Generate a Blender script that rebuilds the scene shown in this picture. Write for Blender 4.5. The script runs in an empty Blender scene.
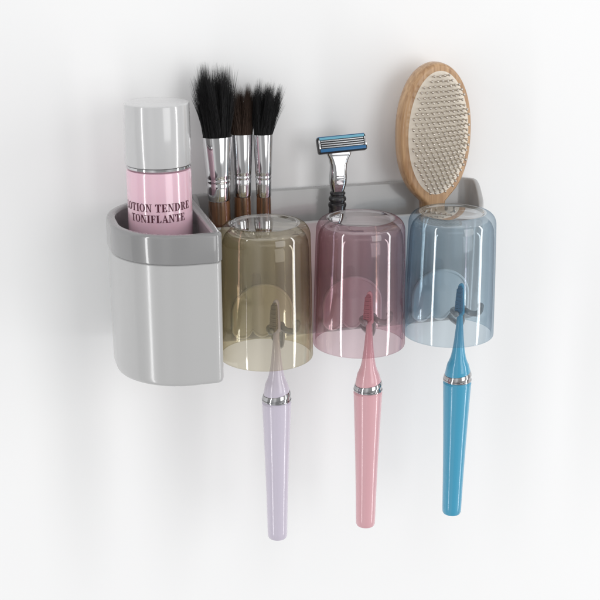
import bpy, bmesh, math, random
from mathutils import Vector, Matrix
random.seed(7)
S = bpy.context.scene
C = S.collection
S.view_settings.view_transform = 'Standard'
S.view_settings.look = 'None'
S.view_settings.exposure = 0
PI = math.pi

# ------------------------------------------------------------------ materials
def mat(name, col, rough=.4, metal=0, coat=0, var=.04, bump=0, bscale=400, spec=.5, sub=0, vscale=30, crough=.05, rv=.03):
    m = bpy.data.materials.new(name); m.use_nodes = True
    nt = m.node_tree; b = nt.nodes['Principled BSDF']
    tc = nt.nodes.new('ShaderNodeTexCoord')
    n = nt.nodes.new('ShaderNodeTexNoise'); n.inputs['Scale'].default_value = vscale; n.inputs['Detail'].default_value = 5
    nt.links.new(tc.outputs['Object'], n.inputs['Vector'])
    cr = nt.nodes.new('ShaderNodeMix'); cr.data_type = 'RGBA'
    cr.inputs['A'].default_value = (*[c*(1-var) for c in col], 1)
    cr.inputs['B'].default_value = (*[min(1, c*(1+var)) for c in col], 1)
    nt.links.new(n.outputs['Fac'], cr.inputs['Factor'])
    nt.links.new(cr.outputs['Result'], b.inputs['Base Color'])
    mr = nt.nodes.new('ShaderNodeMapRange')
    mr.inputs['To Min'].default_value = max(0, rough*(1-rv)); mr.inputs['To Max'].default_value = min(1, rough*(1+rv))
    nt.links.new(n.outputs['Fac'], mr.inputs['Value']); nt.links.new(mr.outputs['Result'], b.inputs['Roughness'])
    b.inputs['Metallic'].default_value = metal
    b.inputs['Specular IOR Level'].default_value = spec
    b.inputs['Coat Weight'].default_value = coat
    b.inputs['Coat Roughness'].default_value = crough
    if sub:
        b.inputs['Subsurface Weight'].default_value = sub; b.inputs['Subsurface Scale'].default_value = .004
    if bump:
        n2 = nt.nodes.new('ShaderNodeTexNoise'); n2.inputs['Scale'].default_value = bscale
        nt.links.new(tc.outputs['Object'], n2.inputs['Vector'])
        bp = nt.nodes.new('ShaderNodeBump'); bp.inputs['Strength'].default_value = bump; bp.inputs['Distance'].default_value = .0005
        nt.links.new(n2.outputs['Fac'], bp.inputs['Height']); nt.links.new(bp.outputs['Normal'], b.inputs['Normal'])
    return m

def wood(name, c1, c2, rough=.45, coat=0):
    m = bpy.data.materials.new(name); m.use_nodes = True
    nt = m.node_tree; b = nt.nodes['Principled BSDF']
    tc = nt.nodes.new('ShaderNodeTexCoord'); mp = nt.nodes.new('ShaderNodeMapping')
    mp.inputs['Scale'].default_value = (150, 150, 9)
    n = nt.nodes.new('ShaderNodeTexNoise'); n.inputs['Scale'].default_value = 2.2; n.inputs['Detail'].default_value = 8; n.inputs['Distortion'].default_value = .6
    nt.links.new(tc.outputs['Object'], mp.inputs['Vector']); nt.links.new(mp.outputs['Vector'], n.inputs['Vector'])
    r = nt.nodes.new('ShaderNodeValToRGB')
    r.color_ramp.elements[0].position = .34; r.color_ramp.elements[0].color = (*c1, 1)
    r.color_ramp.elements[1].position = .68; r.color_ramp.elements[1].color = (*c2, 1)
    nt.links.new(n.outputs['Fac'], r.inputs['Fac']); nt.links.new(r.outputs['Color'], b.inputs['Base Color'])
    b.inputs['Roughness'].default_value = rough
    b.inputs['Coat Weight'].default_value = coat; b.inputs['Coat Roughness'].default_value = .06
    bp = nt.nodes.new('ShaderNodeBump'); bp.inputs['Strength'].default_value = .12; bp.inputs['Distance'].default_value = .0005
    nt.links.new(n.outputs['Fac'], bp.inputs['Height']); nt.links.new(bp.outputs['Normal'], b.inputs['Normal'])
    return m

def glass(name, col, edge, refl=.075, graz=.32):
    # clear tinted plastic: tinted see-through body with a Schlick mirror coat
    m = bpy.data.materials.new(name); m.use_nodes = True
    nt = m.node_tree; nt.nodes.remove(nt.nodes['Principled BSDF'])
    out = nt.nodes['Material Output']
    lw = nt.nodes.new('ShaderNodeLayerWeight'); lw.inputs['Blend'].default_value = .5
    p = nt.nodes.new('ShaderNodeMath'); p.operation = 'POWER'; p.inputs[1].default_value = 4.0
    nt.links.new(lw.outputs['Facing'], p.inputs[0])
    ma = nt.nodes.new('ShaderNodeMath'); ma.operation = 'MULTIPLY_ADD'; ma.inputs[1].default_value = graz; ma.inputs[2].default_value = refl
    nt.links.new(p.outputs[0], ma.inputs[0])
    p2 = nt.nodes.new('ShaderNodeMath'); p2.operation = 'POWER'; p2.inputs[1].default_value = 2.6
    nt.links.new(lw.outputs['Facing'], p2.inputs[0])
    mx = nt.nodes.new('ShaderNodeMix'); mx.data_type = 'RGBA'
    mx.inputs['A'].default_value = (*col, 1); mx.inputs['B'].default_value = (*edge, 1)
    nt.links.new(p2.outputs[0], mx.inputs['Factor'])
    tr = nt.nodes.new('ShaderNodeBsdfTransparent'); nt.links.new(mx.outputs['Result'], tr.inputs['Color'])
    gl = nt.nodes.new('ShaderNodeBsdfGlossy'); gl.inputs['Roughness'].default_value = .035
    ms = nt.nodes.new('ShaderNodeMixShader')
    nt.links.new(ma.outputs[0], ms.inputs['Fac']); nt.links.new(tr.outputs[0], ms.inputs[1]); nt.links.new(gl.outputs[0], ms.inputs[2])
    nt.links.new(ms.outputs[0], out.inputs['Surface'])
    return m

M = dict(
    wall=mat('white_wall', (.884, .886, .888), .42, var=.006, bump=.015, bscale=900, vscale=6, spec=.22),
    light=mat('light_grey_plastic', (.45, .45, .45), .28, var=.004, coat=.65, crough=.12, rv=.0),
    grey=mat('mid_grey_plastic', (.235, .235, .237), .24, var=.008, coat=.9, crough=.06),
    tray=mat('tray_grey_plastic', (.42, .42, .42), .26, var=.008, coat=.5, crough=.08),
    hook=mat('pale_grey_plastic', (.84, .84, .84), .3, var=.02),
    cap=mat('white_cap_plastic', (.52, .52, .525), .22, var=.005, coat=1.0, crough=.09),
    pink=mat('pink_bottle_plastic', (.75, .49, .58), .2, var=.008, coat=.9, sub=.1, crough=.07),
    ink=mat('dark_maroon_ink', (.085, .014, .032), .5),
    chrome=mat('polished_metal', (.62, .62, .63), .07, metal=1, var=.03),
    dchrome=mat('dark_polished_metal', (.48, .48, .49), .07, metal=1, var=.03),
    steel=mat('brushed_metal', (.52, .53, .55), .24, metal=1, var=.05, vscale=200),
    pinm=mat('pale_pin_metal', (.55, .50, .44), .25, metal=.9, var=.05, vscale=200),
    black=mat('black_plastic', (.018, .018, .02), .3, var=.1),
    gun=mat('dark_handle_metal', (.10, .10, .105), .22, metal=.8, var=.1),
    hair=mat('black_brush_hair', (.012, .012, .013), .5, var=.3, vscale=300, spec=.3),
    hairb=mat('brown_brush_hair', (.050, .029, .020), .5, var=.35, vscale=300, spec=.3),
    walnut=wood('walnut_wood', (.050, .020, .010), (.22, .10, .048), .22, 1.0),
    beech=wood('beech_wood', (.35, .19, .088), (.56, .355, .19), .36, .25),
    pad=mat('cream_cushion', (.75, .68, .58), .6, var=.04, bump=.1, bscale=900),
    blue=mat('blue_plastic', (.015, .12, .28), .3),
    aqua=mat('blue_green_strip', (.14, .38, .50), .45),
    lav=mat('lavender_plastic', (.56, .515, .61), .26, coat=.6, var=.008),
    rose=mat('rose_plastic', (.66, .37, .405), .26, coat=.6, var=.008),
    teal=mat('blue_brush_plastic', (.05, .32, .50), .26, coat=.6, var=.01),
    lavb=mat('taupe_nylon', (.27, .235, .20), .5),
    roseb=mat('dark_rose_nylon', (.36, .12, .15), .5),
    tealb=mat('dark_blue_nylon', (.02, .13, .24), .5),
    g1=glass('olive_clear_plastic', (.932, .906, .822), (.56, .49, .34)),
    g2=glass('rose_clear_plastic', (.935, .845, .865), (.57, .35, .41)),
    g3=glass('blue_clear_plastic', (.86, .908, .935), (.34, .46, .56)),
    b1=glass('olive_clear_base', (.95, .93, .87), (.88, .84, .74), .30, .9),
    b2=glass('rose_clear_base', (.95, .88, .90), (.88, .74, .78), .30, .9),
    b3=glass('blue_clear_base', (.89, .935, .96), (.74, .82, .90), .30, .9),
)

# ------------------------------------------------------------------ helpers
def finish(name, bm, m, parent=None, ang=35, loc=None):
    bmesh.ops.recalc_face_normals(bm, faces=bm.faces[:])
    me = bpy.data.meshes.new(name); bm.to_mesh(me); bm.free()
    for p in me.polygons: p.use_smooth = True
    me.set_sharp_from_angle(angle=math.radians(ang))
    for q in (m if isinstance(m, (list, tuple)) else [m]): me.materials.append(q)
    o = bpy.data.objects.new(name, me); C.objects.link(o)
    if parent: o.parent = parent
    if loc: o.location = loc
    return o

def thing(name, label, cat, loc, rot=(0, 0, 0), group=None):
    o = bpy.data.objects.new(name, None); C.objects.link(o)
    o.empty_display_size = .01
    o.location = loc; o.rotation_euler = rot
    o['label'] = label; o['category'] = cat
    if group: o['group'] = group
    return o

def loft(bm, rings, cap0=False, cap1=False, loop=False):
    vs = [[bm.verts.new(p) for p in r] for r in rings]
    n = len(vs[0])
    pairs = list(zip(vs[:-1], vs[1:]))
    if loop: pairs.append((vs[-1], vs[0]))
    for a, b in pairs:
        for i in range(n):
            j = (i+1) % n
            bm.faces.new((a[i], a[j], b[j], b[i]))
    if cap0: bm.faces.new(vs[0])
    if cap1: bm.faces.new(vs[-1])

def lathe(bm, prof, seg=64, cap0=True, cap1=True, loop=False, c=(0, 0), sx=1, sy=1):
    rings = []
    for r, z in prof:
        r = max(r, 1e-5)
        rings.append([(c[0]+r*sx*math.cos(2*PI*i/seg), c[1]+r*sy*math.sin(2*PI*i/seg), z) for i in range(seg)])
    loft(bm, rings, cap0, cap1, loop)

def rrect(x0, x1, y0, y1, r, d=0, n=12):
    """rounded rectangle, r = radii (x0y0, x1y0, x1y1, x0y1), inset by d"""
    x0 += d; x1 -= d; y0 += d; y1 -= d
    r = [max(q-d, .0004) for q in r]
    out = []
    for (cx, cy, rr, a) in ((x0+r[0], y0+r[0], r[0], PI), (x1-r[1], y0+r[1], r[1], 1.5*PI), (x1-r[2], y1-r[2], r[2], 0), (x0+r[3], y1-r[3], r[3], .5*PI)):
        for i in range(n+1):
            t = a+.5*PI*i/n
            out.append((cx+rr*math.cos(t), cy+rr*math.sin(t)))
    return out

def box(bm, c, s, bev=.0005, rot=None, seg=2):
    g = bmesh.ops.create_cube(bm, size=1)
    vs = g['verts']
    bmesh.ops.scale(bm, vec=s, verts=vs)
    if bev:
        es = list({e for v in vs for e in v.link_edges})
        g2 = bmesh.ops.bevel(bm, geom=es, offset=bev, segments=seg, affect='EDGES', profile=.5)
        vs = list({v for f in g2['faces'] for v in f.verts} | {v for v in vs if v.is_valid})
    if rot: bmesh.ops.rotate(bm, cent=(0, 0, 0), matrix=rot, verts=vs)
    bmesh.ops.translate(bm, vec=c, verts=vs)

def tube(bm, pts, r, seg=12, radii=None):
    pts = [Vector(p) for p in pts]
    rings = []
    prev = None
    for i, p in enumerate(pts):
        t = (pts[min(i+1, len(pts)-1)]-pts[max(i-1, 0)]).normalized()
        if prev is None:
            a = t.orthogonal().normalized()
        else:
            a = (prev - t*prev.dot(t)).normalized()
        prev = a
        b = t.cross(a)
        rr = radii[i] if radii else r
        rings.append([p+a*rr*math.cos(2*PI*k/seg)+b*rr*math.sin(2*PI*k/seg) for k in range(seg)])
    loft(bm, rings, True, True)

def smooth_path(pts, n=6):
    pts = [Vector(p) for p in pts]
    out = []
    for i in range(len(pts)-1):
        p0 = pts[max(i-1, 0)]; p1 = pts[i]; p2 = pts[i+1]; p3 = pts[min(i+2, len(pts)-1)]
        for k in range(n):
            t = k/n
            out.append(.5*((2*p1)+(p2-p0)*t+(2*p0-5*p1+4*p2-p3)*t*t+(3*p1-p0-3*p2+p3)*t**3))
    out.append(pts[-1])
    return out

def inset(pts, d):
    n = len(pts); out = []
    for i in range(n):
        a = Vector(pts[i-1]); b = Vector(pts[(i+1) % n]); t = (b-a)
        if t.length < 1e-9: out.append(pts[i]); continue
        t.normalize(); nr = Vector((-t.y, t.x))
        out.append((pts[i][0]+nr.x*d, pts[i][1]+nr.y*d))
    return out

def sphere(bm, c, r, sz=1):
    g = bmesh.ops.create_uvsphere(bm, u_segments=16, v_segments=10, radius=r)
    bmesh.ops.scale(bm, vec=(1, 1, sz), verts=g['verts'])
    bmesh.ops.translate(bm, vec=c, verts=g['verts'])

# ------------------------------------------------------------------ wall
bm = bmesh.new()
vs = [bm.verts.new(p) for p in ((-4, 0, -4), (4, 0, -4), (4, 0, 4), (-4, 0, 4))]
bm.faces.new(vs)
w = finish('wall', bm, M['wall']); w['kind'] = 'structure'

# ------------------------------------------------------------------ wall organizer
ZB = -.0166; ZT = .0957
org = thing('wall_organizer', 'grey wall mounted bathroom organizer with a deep rounded compartment and long shallow tray', 'organizer', (0, 0, 0))
BX = (-.1612, -.0897, -.1205, -.0010); BR = (.049, .0065, .002, .056)
def bring(d, z): return [(x, y, z) for x, y in rrect(*BX, BR, d, 32)]
bm = bmesh.new()
loft(bm, [bring(.005, ZB), bring(.0018, ZB+.0003), bring(.0009, ZB+.0008), bring(.0003, ZB+.0018), bring(0, ZB+.0032), bring(0, ZB+.006), bring(0, .0738), bring(.0006, .0744), bring(.0052, .0744), bring(.0052, ZB+.004)], True, True)
finish('compartment_body', bm, M['light'], org, 40)
bm = bmesh.new()
e = -.0007
loft(bm, [bring(.0050, .0746), bring(.0004, .0746), bring(e, .0756), bring(e, .0934), bring(e+.0003, .0945), bring(e+.0010, .0953), bring(e+.0020, .0957), bring(.0040, .0957), bring(.0052, .0954), bring(.0060, .0947), bring(.0064, .0935), bring(.0064, .0748)], loop=True)
finish('compartment_rim', bm, M['grey'], org, 40)

TX = (-.0888, .1490, -.0400, -.0010); TR = (.001, .019, .016, .001)
ZF = .077
def zt(y):   # rim falls from the back panel to the lower front wall
    t = min(1, max(0, (-.009-y)/.024)); t = t*t*(3-2*t)
    return ZT+(ZF-ZT)*t
def tring(d, z=None, dz=0):
    base = rrect(*TX, TR, 0, 16)
    return [(x, y, (z if z is not None else zt(yb)+dz)) for (x, y), (xb, yb) in zip(rrect(*TX, TR, d, 16), base)]
bm = bmesh.new()
loft(bm, [tring(.005, ZB), tring(.0022, ZB+.0006), tring(.0006, ZB+.002), tring(0, ZB+.0045), tring(0, None, -.0015), tring(.0005, None, -.0004), tring(.0013, None), tring(.0032, None), tring(.0040, None, -.0004), tring(.0045, None, -.0015), tring(.0045, ZB+.004)], True, True)
finish('tray', bm, M['tray'], org, 40)

CUPX = (-.0493, .0246, .0985); CUPY = -.0805; CUPZ = (-.0132, -.0108, -.0098)
BRX = (-.0412, .0330, .1085); BRY = -.080
def plate_outline(x):      # round shouldered plate with a scalloped lower edge, counter clockwise
    pts = []
    W2 = .0245; zb = ZB+.003
    for k in range(37):
        s = k/36
        pts.append((x-W2+2*W2*s, zb+.006-.006*abs(math.sin(3*PI*s))**.7))
    for k in range(25):
        t = PI*k/24
        pts.append((x+W2*math.cos(t), .0075+.0225*math.sin(t)))
    return pts
for cx, bx, cz in zip(CUPX, BRX, CUPZ):
    pl = plate_outline(bx-.001)
    bm = bmesh.new()
    loft(bm, [[(a, -.0401, b) for a, b in pl], [(a, -.0424, b) for a, b in pl], [(a, -.0430, b) for a, b in inset(pl, .0006)], [(a, -.0430, b) for a, b in inset(pl, .0016)], [(a, -.0422, b) for a, b in inset(pl, .0021)]], True, True)
    hp = finish('hook_plate', bm, M['hook'], org, 30)
    bm = bmesh.new()
    zA = cz-.0021; zF = .006
    xa = bx+.008
    tube(bm, smooth_path([(xa, -.0400, zA+.005), (xa, -.0430, zA), (xa, -.056, zA), (xa, -.063, zA+.001), (xa, -.0665, zA+.006), (xa, -.068, zF-.004), (xa-.001, -.070, zF), (bx+.003, -.0725, zF)]), .0022)
    tube(bm, smooth_path([(bx-.0052, -.084, zF), (bx-.0052, -.078, zF), (bx-.0030, -.0735, zF), (bx+.0030, -.0735, zF), (bx+.0056, -.078, zF), (bx+.008, -.082, zF-.001), (bx+.0125, -.084, zF-.0012), (bx+.0150, -.0845, zF+.0015), (bx+.0150, -.0845, zF+.0050)]), .0023)
    sphere(bm, (bx-.0052, -.084, zF), .0025); sphere(bm, (bx+.0150, -.0845, zF+.0050), .0028)
    finish('hook_arm', bm, M['grey'], hp, 50)

# ------------------------------------------------------------------ tumblers
def cup_mesh(s):
    bm = bmesh.new()
    prof = [(.0338, .0004), (.0346, 0), (.0354, .0002), (.0356, .001), (.0352, .020), (.0346, .05), (.0338, .080)]
    for k in range(9):                       # rounded shoulder
        a = PI/2*k/8
        prof.append((.0258+.0077*math.cos(a), .0890+.0092*math.sin(a)))
    prof += [(.0248, .0982), (.0238, .0976), (.0230, .0968), (.0222, .0966), (0, .0966)]
    inner = [(0, .0936), (.0235, .0934), (.0272, .0922), (.0300, .0893), (.0316, .0855), (.0324, .0780), (.0332, .05), (.0338, .02)]
    lathe(bm, [(r_, z_*s) for r_, z_ in prof+inner], 96, False, False, loop=True)
    # the two centre rings never touch: bridge faces between them are removed, then each is closed
    cen = set(v for v in bm.verts if math.hypot(v.co.x, v.co.y) < 5e-5)
    bad = [f for f in bm.faces if all(v in cen for v in f.verts)]
    bmesh.ops.delete(bm, geom=bad, context='FACES_ONLY')
    bmesh.ops.remove_doubles(bm, verts=bm.verts[:], dist=3e-5)
    for f in bm.faces:
        c = f.calc_center_median()
        if c.z > .092*s and math.hypot(c.x, c.y) < .0262: f.material_index = 1
    return bm
for i, (g, b_, lab) in enumerate((('g1', 'b1', 'olive tinted clear tumbler upside down over the lavender toothbrush'), ('g2', 'b2', 'rose tinted clear tumbler upside down over the pink toothbrush'), ('g3', 'b3', 'blue tinted clear tumbler upside down over the blue toothbrush'))):
    o = finish('tumbler', cup_mesh(((.0905, .0890, .0885)[i]-CUPZ[i])/.0985), (M[g], M[b_]), None, 50, (CUPX[i], CUPY, CUPZ[i]))
    o['label'] = lab; o['category'] = 'cup'; o['group'] = 'upturned tumblers along the organizer'

# ------------------------------------------------------------------ toothbrushes
def toothbrush(x, m, bmat, lab):
    z0 = -.1705; U = .0036; TL = .18
    t = thing('toothbrush', lab, 'toothbrush', (x, BRY, z0), (0, 0, 0), 'toothbrushes hanging below the tumblers')
    bm = bmesh.new()
    lathe(bm, [(.0060, 0), (.0072, .0004), (.0078, .0018), (.0079, .006), (.0084, .03), (.0094, .065), (.0106, .098), (.0113, .1125+U), (.01135, .1132+U), (.0103, .1150+U)], 64)
    finish('handle', bm, m, t, 28)
    bm = bmesh.new()
    lathe(bm, [(r_, z_+U) for r_, z_ in [(.0098, .1149), (.0108, .1150), (.0114, .1155), (.0114, .1164), (.0108, .1167), (.0108, .1172), (.0112, .1176), (.0111, .1186), (.0104, .1204), (.0100, .1206), (.008, .1206)]], 64)
    for v in bm.verts:                       # the upper edge is cut on a slant
        if v.co.z > .1171+U: v.co.z += (v.co.x+.006)*TL*.85
    finish('collar', bm, M['dchrome'], t, 18)
    bm = bmesh.new()
    lathe(bm, [(.0090, .1195+U), (.0100, .1206+U), (.0101, .1216+U), (.0085, .1300+U*.8), (.0074, .1322+U*.8), (.0060, .1370+U*.6), (.0049, .1440+U*.3), (.0039, .1530), (.0031, .162), (.0024, .171), (.0021, .176)], 48)
    for v in bm.verts:
        if v.co.z < .1230+U: v.co.z += (v.co.x+.006)*TL*.85
    # slim tapered head, bristles turned to the room
    def tap(z): return 1-.42*max(0, min(1, (z-.1760)/.0245))**1.5
    rr = (.0026, .0026, .0030, .0030)
    ol = [(q*tap(z), z) for q, z in rrect(-.0034, .0034, .1735, .2002, rr, 0, 8)]
    oi = [(q*tap(z), z) for q, z in rrect(-.0034, .0034, .1735, .2002, rr, .0009, 8)]
    hb = bmesh.new()
    loft(hb, [[(-.0018, a, b) for a, b in oi], [(-.0010, a, b) for a, b in ol], [(.0010, a, b) for a, b in ol], [(.0020, a, b) for a, b in oi]], True, True)
    RZ = Matrix.Rotation(math.radians(50), 3, 'Z')
    bmesh.ops.rotate(hb, cent=(0, 0, 0), matrix=RZ, verts=hb.verts[:])
    tmp = bpy.data.meshes.new('head_shape'); hb.to_mesh(tmp); hb.free(); bm.from_mesh(tmp); bpy.data.meshes.remove(tmp)
    finish('neck', bm, m, t, 30)
    bm = bmesh.new()
    for r in range(14):
        for c in range(5):
            if r in (0, 13) and c in (0, 4): continue
            z = .1770+r*.00158; y = (c-2)*.00115*tap(z)
            a = [(-.0017, y+.00055*math.cos(2*PI*k/7), z+.0008*math.sin(2*PI*k/7)) for k in range(7)]
            b = [(-.0058+.0003*(r % 2)+.0012*(r/13)**3, y*1.05+.00062*math.cos(2*PI*k/7), z+.0009*math.sin(2*PI*k/7)) for k in range(7)]
            loft(bm, [a, b], True, True)
    bmesh.ops.rotate(bm, cent=(0, 0, 0), matrix=RZ, verts=bm.verts[:])
    finish('bristles', bm, bmat, t, 40)
toothbrush(BRX[0], M['lav'], M['lavb'], 'pale lavender electric toothbrush hanging head up under the olive tumbler')
toothbrush(BRX[1], M['rose'], M['roseb'], 'pink electric toothbrush hanging head up under the rose tumbler')
toothbrush(BRX[2], M['teal'], M['tealb'], 'bright blue electric toothbrush hanging head up under the blue tumbler')

# ------------------------------------------------------------------ lotion bottle with lettering
bz = ZB+.0045
bx, by = -.1222, -.0560
bot = thing('lotion_bottle', 'pink lotion bottle with white cap and printed lettering standing in the deep compartment', 'bottle', (bx, by, bz))
R = .0236
H1 = .1312-bz
bm = bmesh.new()
lathe(bm, [(.020, 0), (.0226, .0006), (.0234, .003), (R, .006), (R, H1-.003), (R-.0006, H1-.001), (R-.003, H1), (.018, H1)], 96)
body = finish('bottle_body', bm, M['pink'], bot, 40)
bm = bmesh.new()
lathe(bm, [(.019, H1), (R-.0008, H1), (R-.0002, H1+.0006), (R-.0002, H1+.0022), (R-.0008, H1+.0028), (.019, H1+.0028)], 96)
finish('neck_ring', bm, M['chrome'], bot, 30)
HC = .1778-bz
bm = bmesh.new()
lathe(bm, [(.019, H1+.0030), (R+.0003, H1+.0030), (R+.0005, H1+.0036), (R-.0001, HC-.0007), (R-.0003, HC-.0002), (R-.0008, HC), (R-.003, HC+.0002), (0, HC+.0003)], 128)
finish('cap', bm, M['cap'], bot, 30)

def ring_pts(cx, cy, rx, ry, ix, iy, a0, a1, n=20):
    q = []
    for k in range(n):
        s, t = a0+(a1-a0)*k/n, a0+(a1-a0)*(k+1)/n
        q.append([(cx+rx*math.cos(s), cy+ry*math.sin(s)), (cx+rx*math.cos(t), cy+ry*math.sin(t)), (cx+ix*math.cos(t), cy+iy*math.sin(t)), (cx+ix*math.cos(s), cy+iy*math.sin(s))])
    return q
def rc(x0, x1, y0, y1): return [(x0, y0), (x1, y0), (x1, y1), (x0, y1)]
GL = {
 'I': (.46, [rc(.12, .34, 0, 1), rc(.02, .44, 0, .06), rc(.02, .44, .94, 1)]),
 'L': (.68, [rc(.1, .32, 0, 1), rc(0, .44, .94, 1), rc(0, .64, 0, .07), [(.64, 0), (.66, .32), (.61, .32), (.5, .06)]]),
 'T': (.76, [rc(.26, .48, 0, 1), rc(0, .74, .92, 1), [(0, 1), (0, .70), (.04, .70), (.14, .93)], [(.74, 1), (.60, .93), (.70, .70), (.74, .70)], rc(.15, .59, 0, .06)]),
 'N': (.86, [rc(.11, .19, 0, 1), rc(.64, .72, 0, 1), [(.04, 1), (.30, 1), (.72, 0), (.62, 0)], rc(0, .2, .94, 1), rc(0, .32, 0, .06), rc(.5, .84, .94, 1)]),
 'E': (.74, [rc(.1, .32, 0, 1), rc(0, .64, .93, 1), rc(0, .68, 0, .07), rc(.3, .5, .47, .54), [(.64, 1), (.5, .94), (.60, .72), (.64, .72)], [(.68, 0), (.70, .3), (.65, .3), (.52, .06)], rc(.47, .51, .34, .67)]),
 'F': (.68, [rc(.1, .32, 0, 1), rc(0, .64, .93, 1), rc(0, .44, 0, .06), rc(.3, .5, .47, .54), [(.64, 1), (.5, .94), (.60, .70), (.64, .70)], rc(.47, .51, .34, .67)]),
 'D': (.86, [rc(.1, .32, 0, 1), rc(0, .36, .94, 1), rc(0, .36, 0, .06)]+ring_pts(.34, .5, .46, .5, .24, .44, -PI/2, PI/2)),
 'O': (.84, ring_pts(.41, .5, .39, .52, .19, .46, 0, 2*PI, 32)),
 'R': (.84, [rc(.1, .32, 0, 1), rc(0, .36, .94, 1), rc(0, .44, 0, .06), [(.34, .5), (.54, .5), (.80, 0), (.58, 0)], rc(.55, .86, 0, .06)]+ring_pts(.34, .73, .36, .27, .15, .21, -PI/2, PI/2)),
 'A': (.84, [[(.10, 0), (.18, 0), (.44, 1), (.38, 1)], [(.38, 1), (.46, 1), (.80, 0), (.56, 0)], rc(.22, .62, .28, .35), rc(0, .30, 0, .06), rc(.46, .86, 0, .06)]),
}
def lettering(text, ac, width, zc, h):
    tot = 0
    for ch in text: tot += (.36 if ch == ' ' else GL[ch][0]+.05)
    sx = width/(tot-.05); x = 0; a0 = ac-width/R/2
    bm = bmesh.new(); k = 0
    for ch in text:
        if ch == ' ': x += .36; continue
        adv, polys = GL[ch]
        for p in polys:
            rr = R+.00012+.000006*(k % 9); k += 1
            v = []
            for (px, py) in p:
                a = a0+(x+px)*sx/R
                v.append(bm.verts.new((rr*math.sin(a), -rr*math.cos(a), zc-h/2+py*h)))
            bm.faces.new(v)
        x += adv+.05
    finish('lettering', bm, M['ink'], body, 30)
az = -math.radians(15.7)-.11   # the print faces the room, turned a little to the left
lettering('LOTION TENDRE', az+math.radians(4.0), .0575, .1058-bz, .0058)
lettering('TONIFLANTE', az+math.radians(7), .0440, .0978-bz, .0056)

# ------------------------------------------------------------------ makeup brushes
def hairs(name, n, a, b, z0, L, spread, lean, m, parent, ragged=.44, w=.00019, nclump=40):
    cl = []
    for k in range(nclump):
        u = math.sqrt((k+.5)/nclump)*1.02; th = k*2.39996
        cl.append((u*math.cos(th), u*math.sin(th), random.uniform(.80, 1.05), random.gauss(0, .16), random.gauss(0, .16)))
    V = []; F = []
    for i in range(n):
        u = math.sqrt(random.random()); th = random.random()*2*PI
        ex, ey = u*math.cos(th), u*math.sin(th)
        c = min(cl, key=lambda q: (q[0]-ex)**2+(q[1]-ey)**2)
        p0 = Vector((ex*a*.95, ey*b*.95, z0-.003))
        l = L*(1-.10*u*u)*c[2]*(1-ragged*random.random()**1.5)
        f = .35*random.random()
        tx = ex*(1-f)+c[0]*f+c[3]; ty = ey*(1-f)+c[1]*f+c[4]
        p2 = Vector((tx*a*spread+lean+random.gauss(0, a*.16), ty*b*spread+random.gauss(0, b*.16), z0+l))
        p1 = Vector((p0.x*1.12+(p2.x-p0.x)*.30, p0.y*1.12+(p2.y-p0.y)*.30, z0+l*.5))
        ww = w*random.uniform(.6, 1.2)
        ph = random.random()*6
        base = len(V)
        for k in range(6):
            t = k/5
            q = p0*(1-t)**2+p1*2*t*(1-t)+p2*t*t
            r = ww*(1-.97*t**1.3)
            for s in range(3):
                V.append((q.x+r*math.cos(ph+s*2.094), q.y+r*math.sin(ph+s*2.094), q.z))
        for k in range(5):
            for s in range(3):
                s2 = (s+1) % 3
                F.append((base+k*3+s, base+k*3+s2, base+k*3+3+s2, base+k*3+3+s))
    me = bpy.data.meshes.new(name); me.from_pydata(V, [], F); me.materials.append(m)
    for p in me.polygons: p.use_smooth = True
    o = bpy.data.objects.new(name, me); C.objects.link(o); o.parent = parent
    return o
def makeup_brush(loc, rot, rb, rt, flat, zf0, zf1, L, spread, lean, hm, n, lab):
    t = thing('makeup_brush', lab, 'makeup brush', loc, rot, 'makeup brushes standing in the tray')
    bm = bmesh.new()
    lathe(bm, [(rb*.5, 0), (rb*.8, .002), (rb*.95, .02), (rb*1.02, .06), (rb*.96, zf0-.004), (rb*.93, zf0+.001)], 32)
    finish('handle', bm, M['walnut'], t, 40)
    bm = bmesh.new()
    dz = zf1-zf0
    ks = [.02, .1, .2, .27, .29, .31, .33, .35, .37, .42, .55, .7, .85, .97, 1.0]
    rings = [[(rb*.93*math.cos(2*PI*i/40), rb*.93*math.sin(2*PI*i/40), zf0) for i in range(40)]]
    for kk in ks:
        r = rb+(rt-rb)*max(0, kk-.1)/.9
        dent = -.00035 if kk in (.29, .35) else 0
        fl = 1+(flat-1)*kk*kk
        rings.append([((r+dent)*math.cos(2*PI*i/40), (r+dent)*fl*math.sin(2*PI*i/40), zf0+dz*kk) for i in range(40)])
    r = rt-.0006
    rings.append([(r*math.cos(2*PI*i/40), r*flat*math.sin(2*PI*i/40), zf1) for i in range(40)])
    rings.append([(r*math.cos(2*PI*i/40), r*flat*math.sin(2*PI*i/40), zf1-.006) for i in range(40)])
    loft(bm, rings, True, True)
    finish('ferrule', bm, M['chrome'], t, 50)
    hairs('bristles', n, rt-.0007, (rt-.0007)*flat, zf1, L, spread, lean, hm, t)
fz = ZB+.0045
makeup_brush((-.0702, -.0240, fz), (0, math.radians(-.6), 0), .0088, .0116, .72, .0952-fz, .1445-fz, .058, 1.42, -.0014, M['hair'], 4200, 'widest black makeup brush, nearest the lotion bottle')
makeup_brush((-.0517, -.0165, fz), (0, math.radians(.3), 0), .0072, .0088, .75, .0952-fz, .1440-fz, .039, 1.38, .0005, M['hairb'], 2400, 'middle makeup brush with brownish hair, standing between two black ones')
makeup_brush((-.0355, -.0220, fz), (0, math.radians(0), 0), .0060, .0076, .75, .0952-fz, .1440-fz, .042, 1.68, .0034, M['hair'], 2400, 'narrow black makeup brush leaning right, farthest from the lotion bottle')

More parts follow.
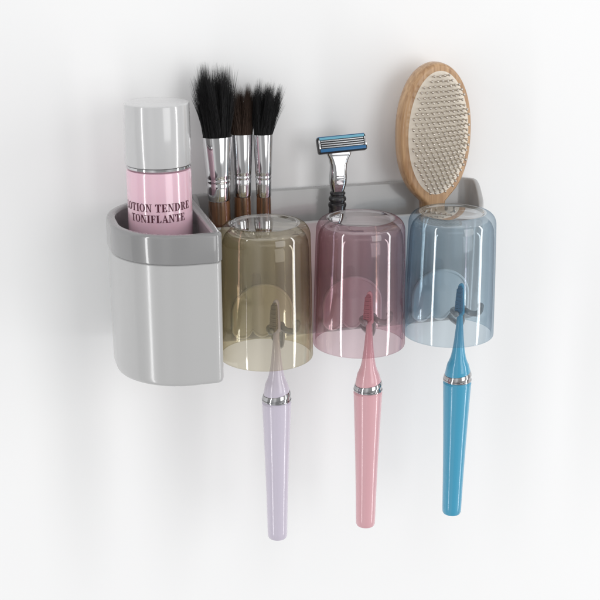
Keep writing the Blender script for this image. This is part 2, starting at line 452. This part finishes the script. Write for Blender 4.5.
# ------------------------------------------------------------------ razor
rz = thing('razor', 'silver necked cartridge razor with dark handle and blue trimmed head standing in the tray', 'razor', (.0225, -.0230, fz), (0, math.radians(1.0), 0))
bm = bmesh.new()
tube(bm, smooth_path([(0, 0, 0), (0, 0, .03), (0, 0, .06), (0, 0, .085), (0, 0, .097)], 5), .005, 20, [.0046+.0022*math.sin(min(1, k/14)*PI*.6) for k in range(21)])
finish('handle', bm, M['gun'], rz, 40)
bm = bmesh.new()
lathe(bm, [(.0058, .0945), (.0070, .0952), (.0074, .0968), (.0070, .0984), (.0060, .0990), (.0060, .1000), (.0070, .1007), (.0071, .1022), (.0064, .1036), (.0056, .1042), (.0056, .1052), (.0063, .1058), (.0062, .1070), (.0050, .1080)], 28, sy=.85)
finish('grip_collar', bm, M['black'], rz, 30)
bm = bmesh.new()
rings = []
for zz, hw, hd in ((.1070, .0048, .0036), (.1100, .0058, .0044), (.1145, .0068, .0050), (.1190, .0069, .0051), (.1235, .0066, .0047), (.1285, .0067, .0040), (.1335, .0080, .0036), (.137, .0098, .0034), (.1395, .0102, .0034), (.1410, .0092, .0030)):
    rings.append([(x, y, zz+.0006) for x, y in rrect(-hw, hw, -hd, hd, (hd*.85,)*4, 0, 7)])
loft(bm, rings, True, True)
for k in range(3):
    box(bm, (0, -.0048, .1145+k*.0032), (.0074, .0010, .0012), .0003)
finish('neck', bm, M['dchrome'], rz, 35)
hdm = Matrix.Rotation(math.radians(-3.5), 3, 'Y') @ Matrix.Rotation(math.radians(-24), 3, 'X')
def hpt(x, y, z): return Vector(hdm @ Vector((x, y, z)))+Vector((.001, -.0035, .1460))
def hbox(name, parent, m, c, s, bev=.0005):
    bm = bmesh.new(); box(bm, hpt(*c), s, bev, hdm, 3); return finish(name, bm, m, parent, 40)
head = hbox('head', rz, M['black'], (0, 0, 0), (.0395, .0062, .0128), .0016)
hbox('lubricating_strip', head, M['aqua'], (0, -.0033, .0048), (.0365, .0012, .0020))
for k in range(4):
    hbox('blade', head, M['steel'], (0, -.0033, .0029-k*.0017), (.0345, .0010, .0009), .0002)
hbox('guard', head, M['blue'], (0, -.0035, -.0045), (.0370, .0014, .0026))
for s in (-1, 1): hbox('end_clip', head, M['chrome'], (s*.0185, -.0033, .0004), (.0014, .0012, .0070), .0003)
hbox('head_trim', head, M['blue'], (0, .0002, .0061), (.0380, .0048, .0014), .0005)

# ------------------------------------------------------------------ hair brush
HBX, HBY = .1062, -.0210
hb = thing('hair_brush', 'oval wooden hairbrush with cream cushion and metal pins standing in the tray', 'hairbrush', (HBX, HBY, fz), (0, math.radians(-1.2), math.radians(8)))
zc = .1380-fz; A = .0318; B = .0562
def outline(nz=70):
    ztop = zc+B; zbot = .001
    right = []
    for i in range(nz+1):
        s = .5-.5*math.cos(PI*i/nz)
        z = zbot+(ztop-zbot)*s
        q = (z-zc)/B
        e1 = A*math.sqrt(max(0, 1-abs(q)**2.2)) if abs(q) < 1 else 0
        hz = min(1, max(0, (z-zbot)/.01)); h1 = .0092*math.sqrt(max(0, 1-(1-hz)**2))
        if z > zc: h1 = 0
        k = .006
        hh = max(e1, h1)
        if z < zc and h1 > .004:
            d = max(k-abs(e1-h1), 0)/k
            hh += d*d*k*.25
        right.append((hh, z))
    return [(x, z) for x, z in right if x > 1e-6 or z < zc]+[(0, ztop)]+[(-x, z) for x, z in reversed(right) if x > 1e-6]
base = outline()
T = .0092
prof = [(.0085, T), (.0045, T*.9), (.0016, T*.62), (.0002, T*.2), (0, -T*.2), (.0003, -T*.6), (.0010, -T*.86), (.0022, -T*.98), (.0032, -T)]
bm = bmesh.new()
loft(bm, [[(x, y, z) for x, z in inset(base, d)] for d, y in prof], True, True)
finish('brush_body', bm, M['beech'], hb, 50)
pa, pb = .0270, .0492; DH = .0054; PX = .0006
bm = bmesh.new()
rings = []
for k in range(12):
    s = math.cos(PI/2*k/11.05); y = -T-.0001-DH*(1-s**2.2)
    rings.append([(PX+pa*s*math.cos(2*PI*i/64), y, zc+.0008+pb*s*math.sin(2*PI*i/64)) for i in range(64)])
loft(bm, rings, True, True)
finish('cushion', bm, M['pad'], hb, 60)
PL = .0066; YAW = -.27
def pin_bm(bm, off=(0, 0, 0), tilt=(0, 0)):
    d = Vector((tilt[0], -1, tilt[1])).normalized()
    p = Vector(off)
    tube(bm, [p-d*.001, p+d*PL*.8, p+d*PL], .0005, 6, [.00068, .00062, .0006])
    g = bmesh.ops.create_uvsphere(bm, u_segments=10, v_segments=8, radius=.0011)
    bmesh.ops.translate(bm, vec=p+d*PL, verts=g['verts'])
pins = []
row = 0; z = -.0445
while z < .0468:
    off = .5*(row % 2)
    for c in range(-8, 9):
        x = (c+off)*.0043+random.uniform(-.0003, .0003)
        if (x/(pa*.93))**2+(z/(pb*.96))**2 < 1:
            rr = min(.98, math.sqrt((x/pa)**2+(z/pb)**2))
            y = -T-DH*(1-rr**2.2)
            pins.append((x+PX, y, zc+.0008+z+random.uniform(-.0003, .0003)))
    z += .0039; row += 1
pins.sort(key=lambda p: (p[0]/pa)**2+((p[2]-zc)/pb)**2)
bm = bmesh.new(); pin_bm(bm); pm = finish('pin', bm, M['pinm'], hb, 60)
for i, p in enumerate(pins[:100]):
    o = pm if i == 0 else pm.copy()
    if i: C.objects.link(o); o.parent = hb
    o.location = p
    o.rotation_euler = (-(p[2]-zc)/pb*.20, 0, p[0]/pa*.15+YAW)
if len(pins) > 100:
    bm = bmesh.new()
    for p in pins[100:]: pin_bm(bm, p, (p[0]/pa*.15+YAW, (p[2]-zc)/pb*.20))
    o = finish('outer_pins', bm, M['pinm'], hb, 60); o['kind'] = 'stuff'

# ------------------------------------------------------------------ light: a bright studio, darker behind the camera
W = bpy.data.worlds.new('World'); S.world = W; W.use_nodes = True
nt = W.node_tree; bg = nt.nodes['Background']
tc = nt.nodes.new('ShaderNodeTexCoord'); sp = nt.nodes.new('ShaderNodeSeparateXYZ')
nt.links.new(tc.outputs['Generated'], sp.inputs[0])
def rampnode(sock, fm, tm, stops):
    mr = nt.nodes.new('ShaderNodeMapRange'); mr.inputs['From Min'].default_value = fm; mr.inputs['From Max'].default_value = tm
    nt.links.new(sock, mr.inputs['Value'])
    rp = nt.nodes.new('ShaderNodeValToRGB')
    el = rp.color_ramp.elements
    el[0].position = stops[0][0]; el[1].position = stops[-1][0]
    for p, v in stops[1:-1]: el.new(p)
    for e_, (p, v) in zip(el, stops): e_.color = (v, v, v, 1)
    nt.links.new(mr.outputs['Result'], rp.inputs['Fac'])
    return rp.outputs['Color']
cx_ = rampnode(sp.outputs['X'], -1, 1, [(0, .36), (.12, .46), (.25, .80), (.36, .40), (.62, .36), (.74, .66), (.88, .50), (1, .40)])
cz_ = rampnode(sp.outputs['Z'], -1, 1, [(0, 1.0), (.40, .98), (.7, 1.3), (1, 1.25)])
mu = nt.nodes.new('ShaderNodeMix'); mu.data_type = 'RGBA'; mu.blend_type = 'MULTIPLY'; mu.inputs['Factor'].default_value = 1
mu.clamp_result = False
nt.links.new(cx_, mu.inputs['A']); nt.links.new(cz_, mu.inputs['B'])
nt.links.new(mu.outputs['Result'], bg.inputs['Color'])
bg.inputs['Strength'].default_value = 1.07

def area(name, loc, tgt, sx, sy, power, col=(1, 1, 1)):
    l = bpy.data.lights.new(name, 'AREA'); l.shape = 'RECTANGLE'; l.size = sx; l.size_y = sy; l.energy = power; l.color = col
    o = bpy.data.objects.new(name, l); C.objects.link(o)
    o.location = loc
    d = (Vector(tgt)-Vector(loc)).normalized()
    o.rotation_euler = d.to_track_quat('-Z', 'Y').to_euler()
    return o
area('key_softbox', (1.4, -3.3, .55), (-.05, -.05, .04), 1.6, 2.2, 26)
area('right_strip', (2.1, -1.25, -.10), (0, -.05, .04), .20, 3.2, 24)
area('left_strip', (-1.9, -1.0, -.10), (0, -.06, .03), .14, 2.8, 15)
area('top_softbox', (-.2, -1.8, 2.4), (0, -.03, .0), 2.0, .9, 5)

# ------------------------------------------------------------------ camera
a = math.radians(15.7); th = math.radians(18.5)
d = Vector((math.sin(a)*math.cos(th), math.cos(a)*math.cos(th), -math.sin(th)))
r = Vector((math.cos(a), -math.sin(a), 0)); u = r.cross(d)
cam = bpy.data.cameras.new('camera'); cam.lens = 74.16; cam.sensor_width = 36; cam.clip_start = .01; cam.clip_end = 50
co = bpy.data.objects.new('camera', cam); C.objects.link(co)
mw = Matrix((r, u, -d)).transposed().to_4x4(); mw.translation = -1.02*d
co.matrix_world = mw
S.camera = co
